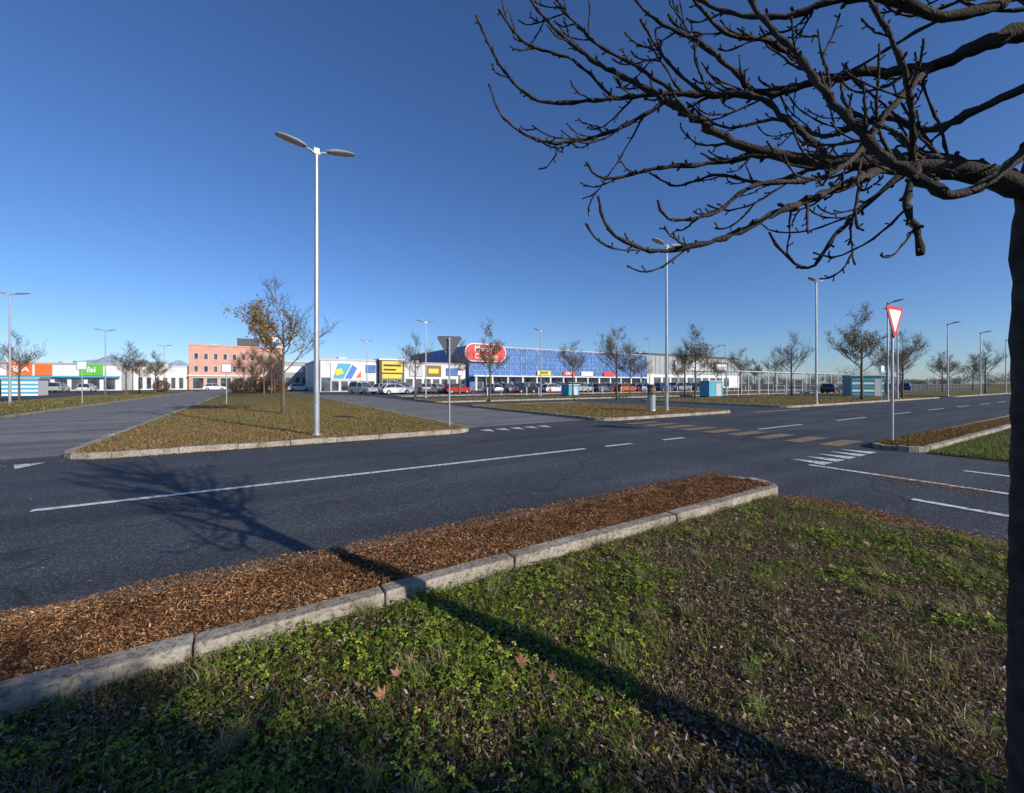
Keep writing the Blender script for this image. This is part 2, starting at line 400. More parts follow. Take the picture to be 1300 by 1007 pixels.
col=pal(n,[(.19,.27,.024),(.27,.34,.035),(.12,.18,.02),(.34,.31,.06)],[4,3,3,1.3],.22)*np.clip(lum,.4,1.2)[:,None]
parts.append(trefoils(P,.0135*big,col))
n=120000
x=rng.uniform(-2.4,5.85,n); y=rng.uniform(-.5,2.71,n); g=greenness(x,y); keep=rng.uniform(0,1,n)>g*.75; x,y=x[keep],y[keep]; n=len(x)
P=np.stack([x,y,vz(x,y)+rng.uniform(0,.04,n)],1)
P[:,2]-=np.clip((x-5.58)/.3,0,1)*.04
parts.append(leaves(P,rng.uniform(.008,.034,n),.4,pal(n,[(.27,.16,.10),(.17,.10,.07),(.38,.28,.21),(.50,.43,.37)],[4,4,2,1]),.4,.1))
n=45000
x=12.15+rng.exponential(4,n); y=rng.uniform(-3,2.7,n); x=np.clip(x,12.1,30)
P=np.stack([x,y,vz(x,y)-.004],1)
parts.append(blades(P,rng.uniform(.03,.09,n),rng.uniform(.003,.006,n),rng.uniform(.2,1,n),pal(n,[(.14,.21,.03),(.10,.16,.025),(.28,.22,.09)],[4,3,3])))
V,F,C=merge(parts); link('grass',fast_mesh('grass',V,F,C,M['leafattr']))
# mulch litter
parts=[]
MC=[(.34,.165,.07),(.45,.24,.11),(.22,.11,.05),(.52,.33,.18),(.12,.06,.03)]
n=125000; x=rng.uniform(-4,6.05,n); y=rng.uniform(2.86,3.72,n)+rng.normal(0,.018,n)
y=np.minimum(y,3.78)
z=.10+rng.uniform(0,.034,n)*(1+.7*wob(x,y,4))+.012*wob(x,y,1.8,.5)+.012*np.clip((y-3.5)/.2,0,1)-np.clip((y-3.73)/.05,0,1)*.03
shade=np.clip(.97+.28*wob(x,y,2.7,1.1)+.2*wob(x,y,9,2.),.5,1.4)[:,None]
parts.append(leaves(np.stack([x,y,z],1),rng.uniform(.010,.034,n),.5,pal(n,MC,[4,3,3,1.5,2.2],.35)*shade,.22,.12))
n=16000; x=12.5+rng.exponential(5,n); y=rng.uniform(2.9,3.75,n)
parts.append(leaves(np.stack([x,y,.10+rng.uniform(0,.03,n)],1),rng.uniform(.02,.05,n),.4,pal(n,MC+[(.12,.18,.03)],[4,3,3,1,2,6],.3),.4,.1))
n=13000; x=rng.uniform(-4,6.3,n); y=3.75+rng.exponential(.06,n)*(1+.8*wob(x,x*0,1.1))
parts.append(leaves(np.stack([x,y,np.full(n,.010)],1),rng.uniform(.01,.03,n),.15,pal(n,MC,[4,3,3,1,2],.3),.35,.08))
n=3500; x=rng.uniform(-4,6.3,n); y=rng.uniform(2.72,2.9,n)
parts.append(leaves(np.stack([x,y,np.full(n,.130)],1),rng.uniform(.008,.02,n),.12,pal(n,MC,[4,3,3,1,2],.3),.3,.08))
n=22000; y=2.65-rng.exponential(1.2,n); x=5.85+rng.normal(0,.15,n)+.07*np.sin(y*4)
parts.append(leaves(np.stack([x,y,np.full(n,.012)+rng.uniform(0,.012,n)],1),rng.uniform(.01,.032,n),.25,pal(n,MC+[(.12,.18,.03)],[4,3,3,1,2,1.5],.3),.4,.08))
n=3500; x=rng.uniform(-4,30,n); y=11.28-rng.exponential(.16,n)
parts.append(leaves(np.stack([x,y,np.full(n,.012)],1),rng.uniform(.02,.05,n),.15,pal(n,MC,[4,3,3,1,2],.3),.5,.08))
n=1500; x=8.55+rng.normal(0,.2,n); y=rng.uniform(1.3,2.5,n)
parts.append(leaves(np.stack([x,y,np.full(n,.012)],1),rng.uniform(.01,.03,n),.15,pal(n,MC,[4,3,3,1,2],.3),.5,.08))
n=1500; x=rng.uniform(-6,14,n); y=rng.uniform(3.8,11,n)
parts.append(leaves(np.stack([x,y,np.full(n,.012)],1),rng.uniform(.008,.03,n),.15,pal(n,MC,[4,3,3,1,2],.3),.5,.08))
V,F,C=merge(parts); link('leaf_litter',fast_mesh('leaf_litter',V,F,C,M['litter']))
# median grass
parts=[]
def med(n,x0,x1,y0,y1,hs=1.0,expo=None,gb=.45):
    x=rng.uniform(x0,x1,n); y=y0+np.minimum(rng.exponential(expo,n),y1-y0) if expo else rng.uniform(y0,y1,n)
    g=np.clip(gb+.6*wob(x,y,.35,.4)+.3*wob(x,y,1.4,2),0,1)
    nearedge=np.clip(1-(y-y0)/1.3,0,1)
    isg=rng.uniform(0,1,n)<g*.8*(1-nearedge*.9)
    c=np.where(isg[:,None],pal(n,[(.19,.20,.04),(.14,.17,.035),(.26,.23,.07)],[1,1,1]),pal(n,[(.32,.22,.10),(.40,.26,.12),(.24,.15,.07),(.34,.17,.07)],[3,2,3,2.0]))
    P=np.stack([x,y,np.full(n,.098)],1)
    parts.append(blades(P,rng.uniform(.02,.07,n)*hs,rng.uniform(.004,.009,n)*hs,rng.uniform(.3,1.2,n),c))
med(90000,-3.1,5.7,11.48,60,1.1,9)
med(36000,11.9,21,12,24,1.3,6,.35)
med(20000,28,59,12.5,24,1.8)
med(16000,-16,-9.2,13.2,70,2,None,.8)
med(16000,12.2,80,30.2,36,2)
V,F,C=merge(parts); link('dry_grass',fast_mesh('dry_grass',V,F,C,M['leafattr']))
b=MB()
def bigleaf(x,y,z,s,a):
    pr=[1,.55,.85,.4,.75,.35,.3,.12,.3,.35,.75,.4,.85,.55]
    ax,ay=random.uniform(-.5,.5),random.uniform(-.5,.5); cu=random.uniform(.3,1.2)
    c=len(b.v); b.v.append((x,y,z)); k=b.mi('deadleaf')
    for i,r in enumerate(pr):
        t=a+2*math.pi*i/len(pr); px,py=r*s*math.cos(t),r*s*math.sin(t)
        b.v.append((x+px,y+py,z+ax*px+ay*py+cu*(px*px+py*py)/s*.5))
    for i in range(len(pr)): b.f.append((c,c+1+i,c+1+(i+1)%len(pr))); b.m.append(k)
for (px,py) in [(1.15,1.75),(2.95,1.15),(3.05,1.05),(2.5,.9),(3.6,1.0),(4.6,1.4),(.6,2.0),(-.35,2.55),(1.9,2.3),(3.7,2.35),(.2,2.4),(.5,1.9)]:
    bigleaf(px,py,.08,random.uniform(.03,.05),random.uniform(0,6))
for i in range(70): bigleaf(random.uniform(-1.5,5.6),random.uniform(.2,2.6),.065,random.uniform(.012,.032),random.uniform(0,6))
b.obj('fallen_leaves')

# ------------------------------------------------------------------ foreground tree
def smooth_path(pts,rad,step):
    P=[Vector(p) for p in pts]; n=len(P); out=[];ro=[]
    for i in range(n-1):
        p0=P[max(i-1,0)];p1=P[i];p2=P[i+1];p3=P[min(i+2,n-1)]
        k=max(2,int((p2-p1).length/step))
        for j in range(k):
            t=j/k
            q=.5*((2*p1)+(-p0+p2)*t+(2*p0-5*p1+4*p2-p3)*t*t+(-p0+3*p1-3*p2+p3)*t**3)
            out.append(q); ro.append(rad[i]*(1-t)+rad[i+1]*t)
    out.append(P[-1]); ro.append(rad[-1]); return out,ro
TB=MB()
def bud(p,d,r,l):
    d=d.normalized()
    TB.tube([p,p+d*l*.45,p+d*l*.8,p+d*l],[r*.75,r*.8,r*1.15,r*.3],5,'bark')
def add_branch(pts,rad,level):
    rad=[q*(.84 if q<.03 else .8) for q in rad]
    P,r=smooth_path(pts,rad,.022)
    for i in range(1,len(P)-1):
        j=min(.003,r[i]*.3); P[i]=P[i]+Vector((random.gauss(0,j),random.gauss(0,j),random.gauss(0,j)))
    sidesn=12 if r[0]>.025 else (7 if r[0]>.009 else 5)
    R2=list(r); nodes=[]
    i=random.randint(1,2)
    while i<len(P)-1:
        if r[i]<.011:
            R2[i]=r[i]*1.45; nodes.append(i)
        i+=random.choice([1,2,2,3])
    for i in range(1,len(P)-1):
        if r[i]>=.011: R2[i]*=random.uniform(.97,1.04)
    R2[-1]=r[-1]*1.3
    TB.tube(P,R2,sidesn,'bark')
    for i in nodes:
        if random.random()<.85:
            t=(P[min(i+1,len(P)-1)]-P[i-1]).normalized(); s=Vector((random.gauss(0,1),random.gauss(0,1),random.gauss(.3,1))); s=(s-t*s.dot(t)).normalized()
            bud(P[i],(s+t*.7),max(.0021,r[i]*.65),random.uniform(.008,.022)+r[i])
    return P,r
def grow(P,r,level,count,lmin,lmax,bias,lo=.12,hi=.88):
    L=len(P)
    for c in range(count):
        i=int(L*(random.uniform(lo,hi)))
        i=max(1,min(L-2,i))
        t=(P[i+1]-P[i-1]).normalized()
        s=Vector((random.gauss(0,1),random.gauss(0,1),random.gauss(0,.9))); s=(s-t*s.dot(t))
        if s.length<.1: continue
        s.normalize()
        d=(t*random.uniform(.5,1.1)+s*random.uniform(.5,1.0)+bias*.25).normalized()
        Ln=random.uniform(lmin,lmax)*(1.25-.75*i/L)
        k=5; p=P[i].copy(); pts=[p.copy()]; rr0=min(r[i]*.55,.0042 if level>0 else .0056); rad=[rr0]
        drop=random.choice([-1,-.4,.1])
        for q in range(k):
            f=(q+1)/k
            d=(d+Vector((random.gauss(0,.12),random.gauss(0,.12),drop*.22*(1-f)+ .55*f*f))).normalized()
            p=p+d*Ln/k; pts.append(p.copy()); rad.append(rr0*(1-.5*f))
        PP,r2=add_branch(pts,[max(.0027,q) for q in rad],level+1)
        if level<1 and Ln>.2: grow(PP,r2,level+1,random.choice([1,2]),.06,.17,bias)
def T(l): return [Vector(R(a[0],a[1],a[2])) for a in l],[a[3] for a in l]
trunk=[(1.60,1.20,-.02,.12),(1.59,1.2,.1,.096),(1.565,1.2,.6,.081),(1.54,1.18,1.3,.072),(1.525,1.17,1.8,.070),(1.53,1.16,2.05,.074),(1.56,1.15,2.3,.058),(1.60,1.15,2.6,.050),(1.62,1.13,3.0,.040),(1.6,1.05,3.5,.03),(1.65,1.0,4.1,.014),(1.63,.95,4.5,.005)]
p,r=T(trunk); P,r=smooth_path(p,r,.05)
P=[q+Vector((random.gauss(0,.002),random.gauss(0,.002),0)) for q in P]; r=[q*random.uniform(.98,1.025) for q in r]
TB.tube(P,r,18,'bark')
BR=[
 [(1.53,1.15,2.04,.055),(1.43,1.15,2.05,.040),(1.33,1.18,2.10,.033),(1.19,1.22,2.14,.028),(1.0,1.28,2.19,.024),(.84,1.33,2.24,.019),(.73,1.36,2.30,.015),(.61,1.38,2.39,.012),(.46,1.42,2.52,.009),(.28,1.46,2.65,.007),(.11,1.48,2.82,.005),(.03,1.5,2.98,.004)],
 [(1.59,1.15,2.52,.04),(1.45,1.17,2.5,.030),(1.35,1.2,2.48,.024),(1.27,1.25,2.46,.019),(1.12,1.3,2.48,.016),(1.01,1.35,2.49,.014),(.83,1.4,2.48,.012),(.58,1.45,2.52,.009),(.37,1.5,2.54,.0075),(.12,1.55,2.56,.006),(-.03,1.57,2.69,.005),(-.14,1.6,2.93,.004)],
 [(1.13,1.23,2.15,.014),(.90,1.15,2.04,.011),(.73,1.12,1.97,.009),(.59,1.1,1.9,.008),(.46,1.1,1.86,.0065),(.35,1.1,1.86,.0055),(.26,1.1,1.91,.0045),(.23,1.1,2.0,.0035)],
 [(.84,1.33,2.24,.010),(.67,1.4,2.25,.008),(.49,1.42,2.24,.0065),(.33,1.45,2.22,.005),(.26,1.45,2.28,.004)],
 [(.58,1.45,2.52,.008),(.43,1.5,2.45,.007),(.29,1.53,2.41,.006),(.12,1.55,2.41,.0055),(-.03,1.57,2.51,.0045),(-.09,1.58,2.65,.0035)],
 [(1.17,1.22,2.13,.010),(1.08,1.25,2.05,.008),(.98,1.25,1.95,.0065),(.90,1.25,1.85,.005),(.82,1.25,1.90,.0045),(.78,1.25,1.96,.0035)],
 [(1.2,1.22,2.14,.012),(1.10,1.15,1.99,.009),(1.11,1.13,1.93,.008),(1.11,1.12,1.85,.009)],
 [(1.55,1.15,2.3,.024),(1.40,1.06,2.2,.018),(1.25,1.03,2.05,.015),(1.08,1.0,1.96,.013),(.99,1.02,2.02,.012),(.92,1.05,2.11,.011),(.86,1.1,2.25,.010),(.79,1.15,2.42,.008),(.71,1.2,2.59,.007),(.67,1.25,2.79,.005)],
 [(1.60,1.15,2.72,.035),(1.40,1.12,2.58,.024),(1.28,1.1,2.51,.018),(1.16,1.1,2.48,.015),(1.03,1.12,2.54,.012),(.90,1.15,2.57,.009),(.80,1.2,2.57,.008),(.645,1.25,2.63,.006),(.50,1.3,2.76,.004)],
 [(1.57,1.15,2.38,.02),(1.45,1.25,2.35,.014),(1.42,1.4,2.36,.011),(1.35,1.5,2.47,.009),(1.22,1.6,2.46,.008),(1.10,1.7,2.59,.006),(.90,1.75,2.59,.005),(.76,1.8,2.73,.004)],
 [(.58,1.45,2.52,.008),(.43,1.5,2.67,.006),(.29,1.5,2.75,.005),(.16,1.5,2.9,.004),(.11,1.5,3.0,.003)],
 [(.83,1.4,2.48,.009),(.67,1.4,2.64,.007),(.48,1.4,2.74,.005),(.37,1.4,2.88,.004)],
 [(1.01,1.35,2.49,.009),(.83,1.3,2.57,.007),(.67,1.3,2.61,.006),(.55,1.3,2.74,.004)],
 [(1.27,1.25,2.46,.010),(1.10,1.2,2.30,.009),(.97,1.15,2.15,.008),(.84,1.12,2.06,.007),(.65,1.1,2.03,.006),(.53,1.1,1.95,.005),(.42,1.1,1.94,.004),(.39,1.1,1.99,.0035)],
 [(1.33,1.18,2.10,.014),(1.28,1.3,2.22,.011),(1.18,1.45,2.3,.009),(1.0,1.6,2.28,.008),(.85,1.7,2.36,.006),(.7,1.75,2.34,.005),(.6,1.8,2.42,.004)],
 [(1.0,1.28,2.19,.012),(.9,1.3,2.3,.010),(.78,1.32,2.42,.008),(.62,1.35,2.46,.006),(.5,1.36,2.58,.005),(.43,1.38,2.72,.004)],
 [(1.59,1.15,2.55,.025),(1.47,1.1,2.5,.018),(1.36,1.15,2.62,.014),(1.2,1.2,2.68,.011),(1.0,1.25,2.72,.008),(.8,1.3,2.8,.006)],
 [(1.19,1.22,2.14,.010),(1.12,1.15,2.22,.008),(1.05,1.1,2.33,.007),(1.0,1.1,2.45,.006),(.93,1.1,2.56,.005)],
 [(1.45,1.15,2.06,.016),(1.42,1.25,2.16,.012),(1.36,1.38,2.28,.010),(1.38,1.5,2.42,.008),(1.30,1.6,2.58,.006),(1.32,1.65,2.75,.004)],
 [(.37,1.5,2.54,.006),(.22,1.48,2.66,.005),(.05,1.5,2.74,.0045),(-.05,1.52,2.88,.004)],
]
left=Vector(R(-1,.1,0))
for k,bl in enumerate(BR):
    p,r=T(bl); P,r=add_branch(p,r,0)
    L=sum((P[i+1]-P[i]).length for i in range(len(P)-1))
    grow(P,r,0,int(L*6.0)+1,.08,.33,left)
for k in range(32):
    z0=random.uniform(2.5,4.1); a=random.uniform(-1.9,2.2)
    x,y=1.6,1.12; el=random.uniform(.5,1.2)
    d=Vector((math.cos(a)*math.cos(el),math.sin(a)*math.cos(el)*.6,math.sin(el)))
    if k%4==0: d=Vector((-math.cos(el)*.8,random.uniform(-.5,.0),math.sin(el))); z0=max(z0,3.1)
    pts=[(x,y,z0)]; p=Vector(pts[0]); r0_=.026; rad=[r0_]; Lb=random.uniform(1.0,1.9)
    for q in range(6):
        d=(d+Vector((random.gauss(0,.13),random.gauss(0,.13),.03))).normalized(); p=p+d*Lb/6; pts.append(tuple(p)); rad.append(r0_*(1-.13*(q+1)))
    pw=[Vector(R(*q)) for q in pts]; P,r=add_branch(pw,rad,0); grow(P,r,0,8,.25,.6,Vector(R(d.x,d.y,0)))
TB.obj('bare_tree',smooth=True)

# hedge added out of view behind the camera to cast the foreground shadow
HX=[(2.5,3.7),(3.6,3.5),(4.4,3.33),(5.2,3.1),(6.5,2.98),(8.0,3.0),(10.2,2.98)]
core=empty('shadow_caster_hedge')
b=MB()
for i in range(len(HX)-1):
    x0,h0=HX[i];x1,h1=HX[i+1]
    p=[R(x0,-2.6),R(x1,-2.6),R(x1,-3.5),R(x0,-3.5)]; bb=len(b.v); hh=[h0-.1,h1-.1,h1-.1,h0-.1]
    b.v+=[(q[0],q[1],0) for q in p]+[(q[0],q[1],hh[j]) for j,q in enumerate(p)]
    for f in ((0,3,2,1),(4,5,6,7),(0,1,5,4),(1,2,6,5),(2,3,7,6),(3,0,4,7)): b.f.append(tuple(bb+q for q in f)); b.m.append(b.mi('bark'))
b.obj('opaque_shadow_core',parent=core)  # solid filler added so no sun leaks through the shadow caster
n=26000; x=rng.uniform(2.4,10.3,n); hx=np.interp(x,[a[0] for a in HX],[a[1] for a in HX])+.05*np.sin(x*9)
side=rng.integers(0,3,n); y=np.where(side==0,-2.5+rng.normal(0,.07,n),np.where(side==1,-3.6+rng.normal(0,.07,n),rng.uniform(-3.6,-2.5,n)))
z=np.where(side==2,hx+rng.normal(-.03,.05,n),rng.uniform(.05,1,n)*hx)
P=np.stack([x*CY-y*SY,x*SY+y*CY,z],1)
V,F,C=leaves(P,rng.uniform(.05,.09,n),.8,pal(n,[(.04,.08,.02),(.06,.10,.03)],[1,1]),.55)
o=link('leaves',fast_mesh('shadow_caster_leaves',V,F,C,M['leafattr'])); o.parent=core

# ------------------------------------------------------------------ young trees
def young_tree(seed,H=6.5,leafc=500,W=2.2,leafcols=None,leafside=0):
    rs=random.Random(seed); b=MB(); tips=[]
    def br(p,d,L,r,lev):
        k=5 if lev<2 else 3; pts=[p.copy()]; rad=[r]
        for q in range(k):
            f=(q+1)/k
            up=.10 if lev==1 else .16
            d=(d+Vector((rs.gauss(0,.13),rs.gauss(0,.13),up+rs.gauss(0,.08)))).normalized()
            p=p+d*L/k; pts.append(p.copy()); rad.append(max(.006,r*(1-.7*f)))
            if lev<4 and (q>0 or lev>1):
                for _ in range(2 if lev<3 else rs.choice([1,1,2])):
                    a=rs.uniform(0,6.28); s=Vector((math.cos(a),math.sin(a),rs.uniform(-.3,.5)))
                    br(p,(d*.75+s*.85).normalized(),L*rs.uniform(.38,.62),max(.007,rad[-1]*.6),lev+1)
            if lev>=2: tips.append(p.copy())
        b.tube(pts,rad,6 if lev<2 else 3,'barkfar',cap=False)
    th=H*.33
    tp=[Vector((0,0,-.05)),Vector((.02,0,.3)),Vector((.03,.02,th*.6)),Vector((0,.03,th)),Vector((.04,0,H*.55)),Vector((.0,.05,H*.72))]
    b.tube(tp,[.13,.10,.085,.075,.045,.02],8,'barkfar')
    nl=8
    for i in range(nl):
        a=6.28*i/nl*1.62+rs.uniform(-.3,.3); el=rs.uniform(.35,.85); z=th*rs.uniform(.92,1.0)+ (H*.62-th)*i/nl
        br(Vector((.02,.02,z)),Vector((math.cos(a)*math.cos(el),math.sin(a)*math.cos(el),math.sin(el))),W*rs.uniform(.75,1.05)*(1-.35*i/nl),.035,1)
    br(Vector((0,.05,H*.7)),Vector((0,0,1)),H*.22,.02,1)
    me=b.mesh('young_tree',True)
    if leafc:
        idx=[tips[rs.randrange(len(tips))] for _ in range(leafc//5)]
        if leafside: idx=[t for t in [tips[rs.randrange(len(tips))] for _ in range(leafc)] if (t.x*leafside+t.y*.4*leafside- (t.z-H*.6)*.6)>-.1][:leafc//5]
        P=np.repeat(np.array([[t.x,t.y,t.z] for t in idx]),5,0); P=P+rng.normal(0,.10,P.shape); n=len(P)
        cc=leafcols or [(.30,.13,.03),(.24,.09,.025),(.22,.17,.04),(.12,.12,.03)]
        V,F,C=leaves(P,rng.uniform(.08,.15,n),.8,pal(n,cc,[1]*len(cc)),.6,.1)
        return me,fast_mesh('autumn_leaves',V,F,C,M['leafattr'])
    return me,None
def place_tree(var,x,y,z=.1,rz=0,s=1):
    e=empty('young_tree',(x,y,z)); e.rotation_euler=(0,0,rz); e.scale=(s,s,s)
    for nm,me in (('trunk_and_branches',var[0]),('autumn_leaves',var[1])):
        if me:
            o=bpy.data.objects.new(nm,me); COL.objects.link(o); o.parent=e
T0=young_tree(3,6.3,1900,2.2,[(.50,.26,.05),(.40,.19,.04),(.48,.36,.08),(.30,.25,.06)],-1)
T1=young_tree(11,6.5,1500,1.9,[(.40,.22,.07),(.30,.17,.06),(.30,.26,.08)])
T2=young_tree(17,6.3,900,2.2,[(.30,.18,.08),(.24,.18,.07)])
T3=young_tree(23,6.6,250,2.3,[(.25,.17,.09),(.22,.17,.07)])
T4=young_tree(31,6.4,2600,2.1,[(.22,.19,.06),(.17,.17,.05),(.32,.20,.08)])
place_tree(T0,1.2,22.0,.1,math.radians(20),.96)
for v,x,y,s in [(T1,16.6,29.8,.97),(T4,34.3,23,1.0),(T2,27.4,26,1.0),(T2,30,35,.95),(T3,14.8,43,1.0),(T3,50.9,22.3,1.05),(T4,44.5,14.0,1.2),(T2,54.8,14.0,1.05),(T3,44.2,31,1.0),(T3,-16.8,52,.85),(T1,-14,80,.95),(T4,-11,72,.85),
     (T2,60,33,1),(T3,70,33,1),(T3,56,47.5,1),(T1,38,34,.9),(T3,22,47.5,1),(T2,66,47.5,.9),(T2,78,47.5,1),(T4,92,47.5,1),(T3,72,20,1),(T3,85,22,1),(T2,98,20,1.05),(T3,112,22,1),(T2,1,50,.9),(T3,2,60,.9),(T2,-1,68,.9),(T4,0.5,72,.75),(T2,2.6,66,.7),(T3,-12,62,.9),(T2,-30,53,1),(T3,-40,50,1),(T3,90,14,1.1),(T2,130,22,1.1)]:
    place_tree(v,x,y,.1,random.uniform(0,6.28),s)
parts=[]
for (sx,sy,sr) in [(-1.5,70,1.3),(.5,71,1.5),(2.6,69,1.2),(3.6,71,1.0),(-13,90,1.2)]:
    n=2500; d=rng.normal(0,1,(n,3)); d/=np.linalg.norm(d,axis=1)[:,None]; rd=sr*rng.uniform(.5,1,(n,1))**.5*(1+.25*np.sin(d[:,:1]*7+sx)*np.cos(d[:,1:2]*6))
    P=d*rd*np.array([1,1,.9])+np.array([sx,sy,sr*.85]); P=P[P[:,2]>.1]
    parts.append(leaves(P,rng.uniform(.12,.22,len(P)),.8,pal(len(P),[(.22,.10,.06),(.17,.11,.06),(.28,.17,.09)],[1,1,1]),.6))
V,F,C=merge(parts); link('shrubs',fast_mesh('shrubs',V,F,C,M['leafattr']))
# distant tree line
parts=[]
for i in range(460):
    a=-1.7+3.6*i/460+random.uniform(-.01,.01); D=random.uniform(210,330); X=a*D
    wx,wy,_=R(X,D); H=random.uniform(6,12)*(.75+.35*math.sin(i*.16)+.2*math.sin(i*.51))
    H=max(5,H)
    n=190; d=rng.normal(0,1,(n,3)); d/=np.linalg.norm(d,axis=1)[:,None]
    P=d*rng.uniform(.3,1,(n,1))*np.array([H*.45,H*.45,H*.45])+np.array([wx,wy,H*.5])
    P=P[P[:,2]>0]
    parts.append(leaves(P,rng.uniform(.4,1.2,len(P)),1.2,pal(len(P),[(.27,.25,.25),(.22,.21,.22),(.18,.19,.17),(.31,.26,.22)],[2,2,1,1],.12),.3))
V,F,C=merge(parts); link('distant_tree_line',fast_mesh('distant_tree_line',V,F,C,M['litter']))
# mountains
b=MB(); m,nt,bs=new_mat('hazy_snow_rock'); tc=N(nt,'ShaderNodeTexCoord'); n_=N(nt,'ShaderNodeTexNoise'); n_.inputs['Scale'].default_value=.006; n_.inputs['Detail'].default_value=10; n_.inputs['Roughness'].default_value=.7
nt.links.new(tc.outputs['Object'],n_.inputs['Vector']); r_=ramp(nt,[(.42,(.28,.37,.49)),(.56,(.50,.58,.66))]); nt.links.new(n_.outputs['Fac'],r_.inputs[0]); nt.links.new(r_.outputs[0],bs.inputs['Base Color']); bs.inputs['Roughness'].default_value=1  # distance haze is painted in as pale bluish tones
M['hazy_snow']=m
nx=300; rows=7
for j in range(rows):
    for i in range(nx):
        a=-2.2+1.95*i/(nx-1); D=5200+j*220
        env=max(0,min(1,(-.45-a)/.35))*.85+.15
        hgt=(450*env*(.78+.22*mnoise.fractal(Vector((a*5,1.7,0)),1,2,5)+.16*mnoise.fractal(Vector((a*22,j*.4,3)),1,2,5)))*(j/(rows-1))**.8
        w=R(a*D,D); b.v.append((w[0],w[1],hgt-6))
for j in range(rows-1):
    for i in range(nx-1):
        q=j*nx+i; b.f.append((q,q+1,q+nx+1,q+nx)); b.m.append(b.mi('hazy_snow'))
b.obj('mountains',smooth=True)

# ------------------------------------------------------------------ street lamps
def lamp_mesh(double=True,H=8.1):
    b=MB()
    b.tube([(0,0,0),(0,0,.9),(0,0,H-.12)],[.08,.077,.045],12,'galv')
    b.tube([(0,0,-.02),(0,0,.05)],[.13,.12],12,'galv')
    b.box(-.035,.035,-.09,-.072,.9,1.25,'lampgrey')
    for sx in ((-1,1) if double else (-1,)):
        b.tube([(0,0,H-.22),(sx*.12,0,H-.1),(sx*.30,0,H-.04)],[.035,.033,.03],8,'galv')
        secs=[(.24,.06,.03),(.34,.12,.07),(.5,.165,.085),(.78,.17,.07),(.96,.12,.045),(1.02,.06,.015)]
        i0=len(b.v); k=b.mi('lampgrey'); kg=b.mi('lampglass'); ns=12
        for (xx,w,h) in secs:
            zc=H-.03+(xx-.26)*.16
            for a in range(ns):
                t=2*math.pi*a/ns; zz=math.sin(t); zz=zz*h*1.2 if zz>0 else zz*h*.55
                b.v.append((sx*xx,math.cos(t)*w,zc+zz))
        for q in range(len(secs)-1):
            for a in range(ns):
                a2=(a+1)%ns; b.f.append((i0+q*ns+a,i0+q*ns+a2,i0+(q+1)*ns+a2,i0+(q+1)*ns+a)); b.m.append(kg if (1<=q<=3 and a in (7,8,9,10)) else k)
        b.f.append(tuple(i0+a for a in range(ns))); b.m.append(k); b.f.append(tuple(i0+(len(secs)-1)*ns+a for a in range(ns))); b.m.append(k)
    b.box(-.07,.07,-.055,.055,H-.17,H-.01,'lampgrey')
    return b.mesh('street_lamp',False)
LD=lamp_mesh(True); LS=lamp_mesh(False)
for me,x,y,rz,s in [(LD,1.46,12.2,0,.955),(LD,17.9,13.6,0,1.05),(LD,33.0,12.9,0,1.05),(LS,46,12.7,1.57,1.03),(LS,50.3,13.2,-1.57,1.03),(LS,65.7,13,1.57,1),(LS,80.9,13,1.57,1),(LD,-15,45,0,1),(LD,-15.4,69.9,0,1),(LD,15.6,42,0,1),(LD,30,41,0,1),(LD,15,66,0,1),(LD,-13,93,0,1),(LD,50,41,0,1),(LD,70,41,0,1),(LS,97,13,1.57,1),(LD,60,62,0,1),(LD,92,41,0,1),(LD,36,66,0,1)]:
    inst('street_lamp',me,(x,y,.1 if y<40 else 0),rz,s)

# ------------------------------------------------------------------ signs
def tri_pts(s,zc,y,r=.06):
    pts=[]
    cs=[(0,-s*.577),(s*.5,s*.289),(-s*.5,s*.289)]
    for i,(cx,cz) in enumerate(cs):
        L=math.hypot(cx,cz); c=(cx*(1-r*2/L*1.0),cz*(1-r*2/L))
        a0=[-90,30,150][i]
        for t in (-60,-30,0,30,60):
            a=math.radians(a0+t); pts.append((c[0]+r*math.cos(a),y,zc+c[1]+r*math.sin(a)))
    return pts
def yield_sign(x,y,z,H,s,rz,post='galv'):
    b=MB(); zc=H-s*.289
    b.tube([(0,.05,0),(0,.05,H-.05)],[.03,.03],10,post)
    b.prism(tri_pts(s,zc,0),(0,.012,0),'signback','signback')
    b.prism(tri_pts(s*.995,zc,-.004),(0,.002,0),'signred')
    b.prism(tri_pts(s*.68,zc,-.008,.03),(0,.002,0),'signwhite')
    for zz in (zc-.15,zc+.15): b.box(-.05,.05,.014,.085,zz-.015,zz+.015,'galv')
    b.tube([(0,.05,-.02),(0,.05,.03)],[.06,.05],10,'concrete')
    b.obj('yield_sign',(x,y,z),rz)
yield_sign(13.15,3.5,.1,3.27,.95,math.radians(-5))
yield_sign(5.45,12.5,.1,2.95,.88,math.radians(-22+180))
def small_sign(x,y,k,H=3.0):
    b=MB(); b.tube([(0,.03,0),(0,.03,H)],[.03,.03],8,'galv'); b.box(-.3,.3,-.01,.01,H-.65,H-.05,k); b.box(-.26,.26,-.016,-.012,H-.61,H-.09,'signwhite'); b.obj('traffic_sign',(x,y,.1),random.uniform(-.4,0))
small_sign(-1.5,34,'signback',2.8); small_sign(21,45,'signred'); small_sign(46,13.1,'cyan',3); small_sign(-10,40,'cyan',3)
b=MB()
b.tube([(0,0,0),(0,0,.08),(0,0,.85)],[.22,.2,.2],16,'lampgrey'); b.tube([(0,0,.85),(0,0,.9)],[.23,.23],16,'dark'); b.tube([(0,0,.93),(0,0,1.22)],[.21,.21],16,'brown'); b.tube([(0,0,1.22),(0,0,1.3),(0,0,1.36)],[.24,.2,.05],16,'dark')
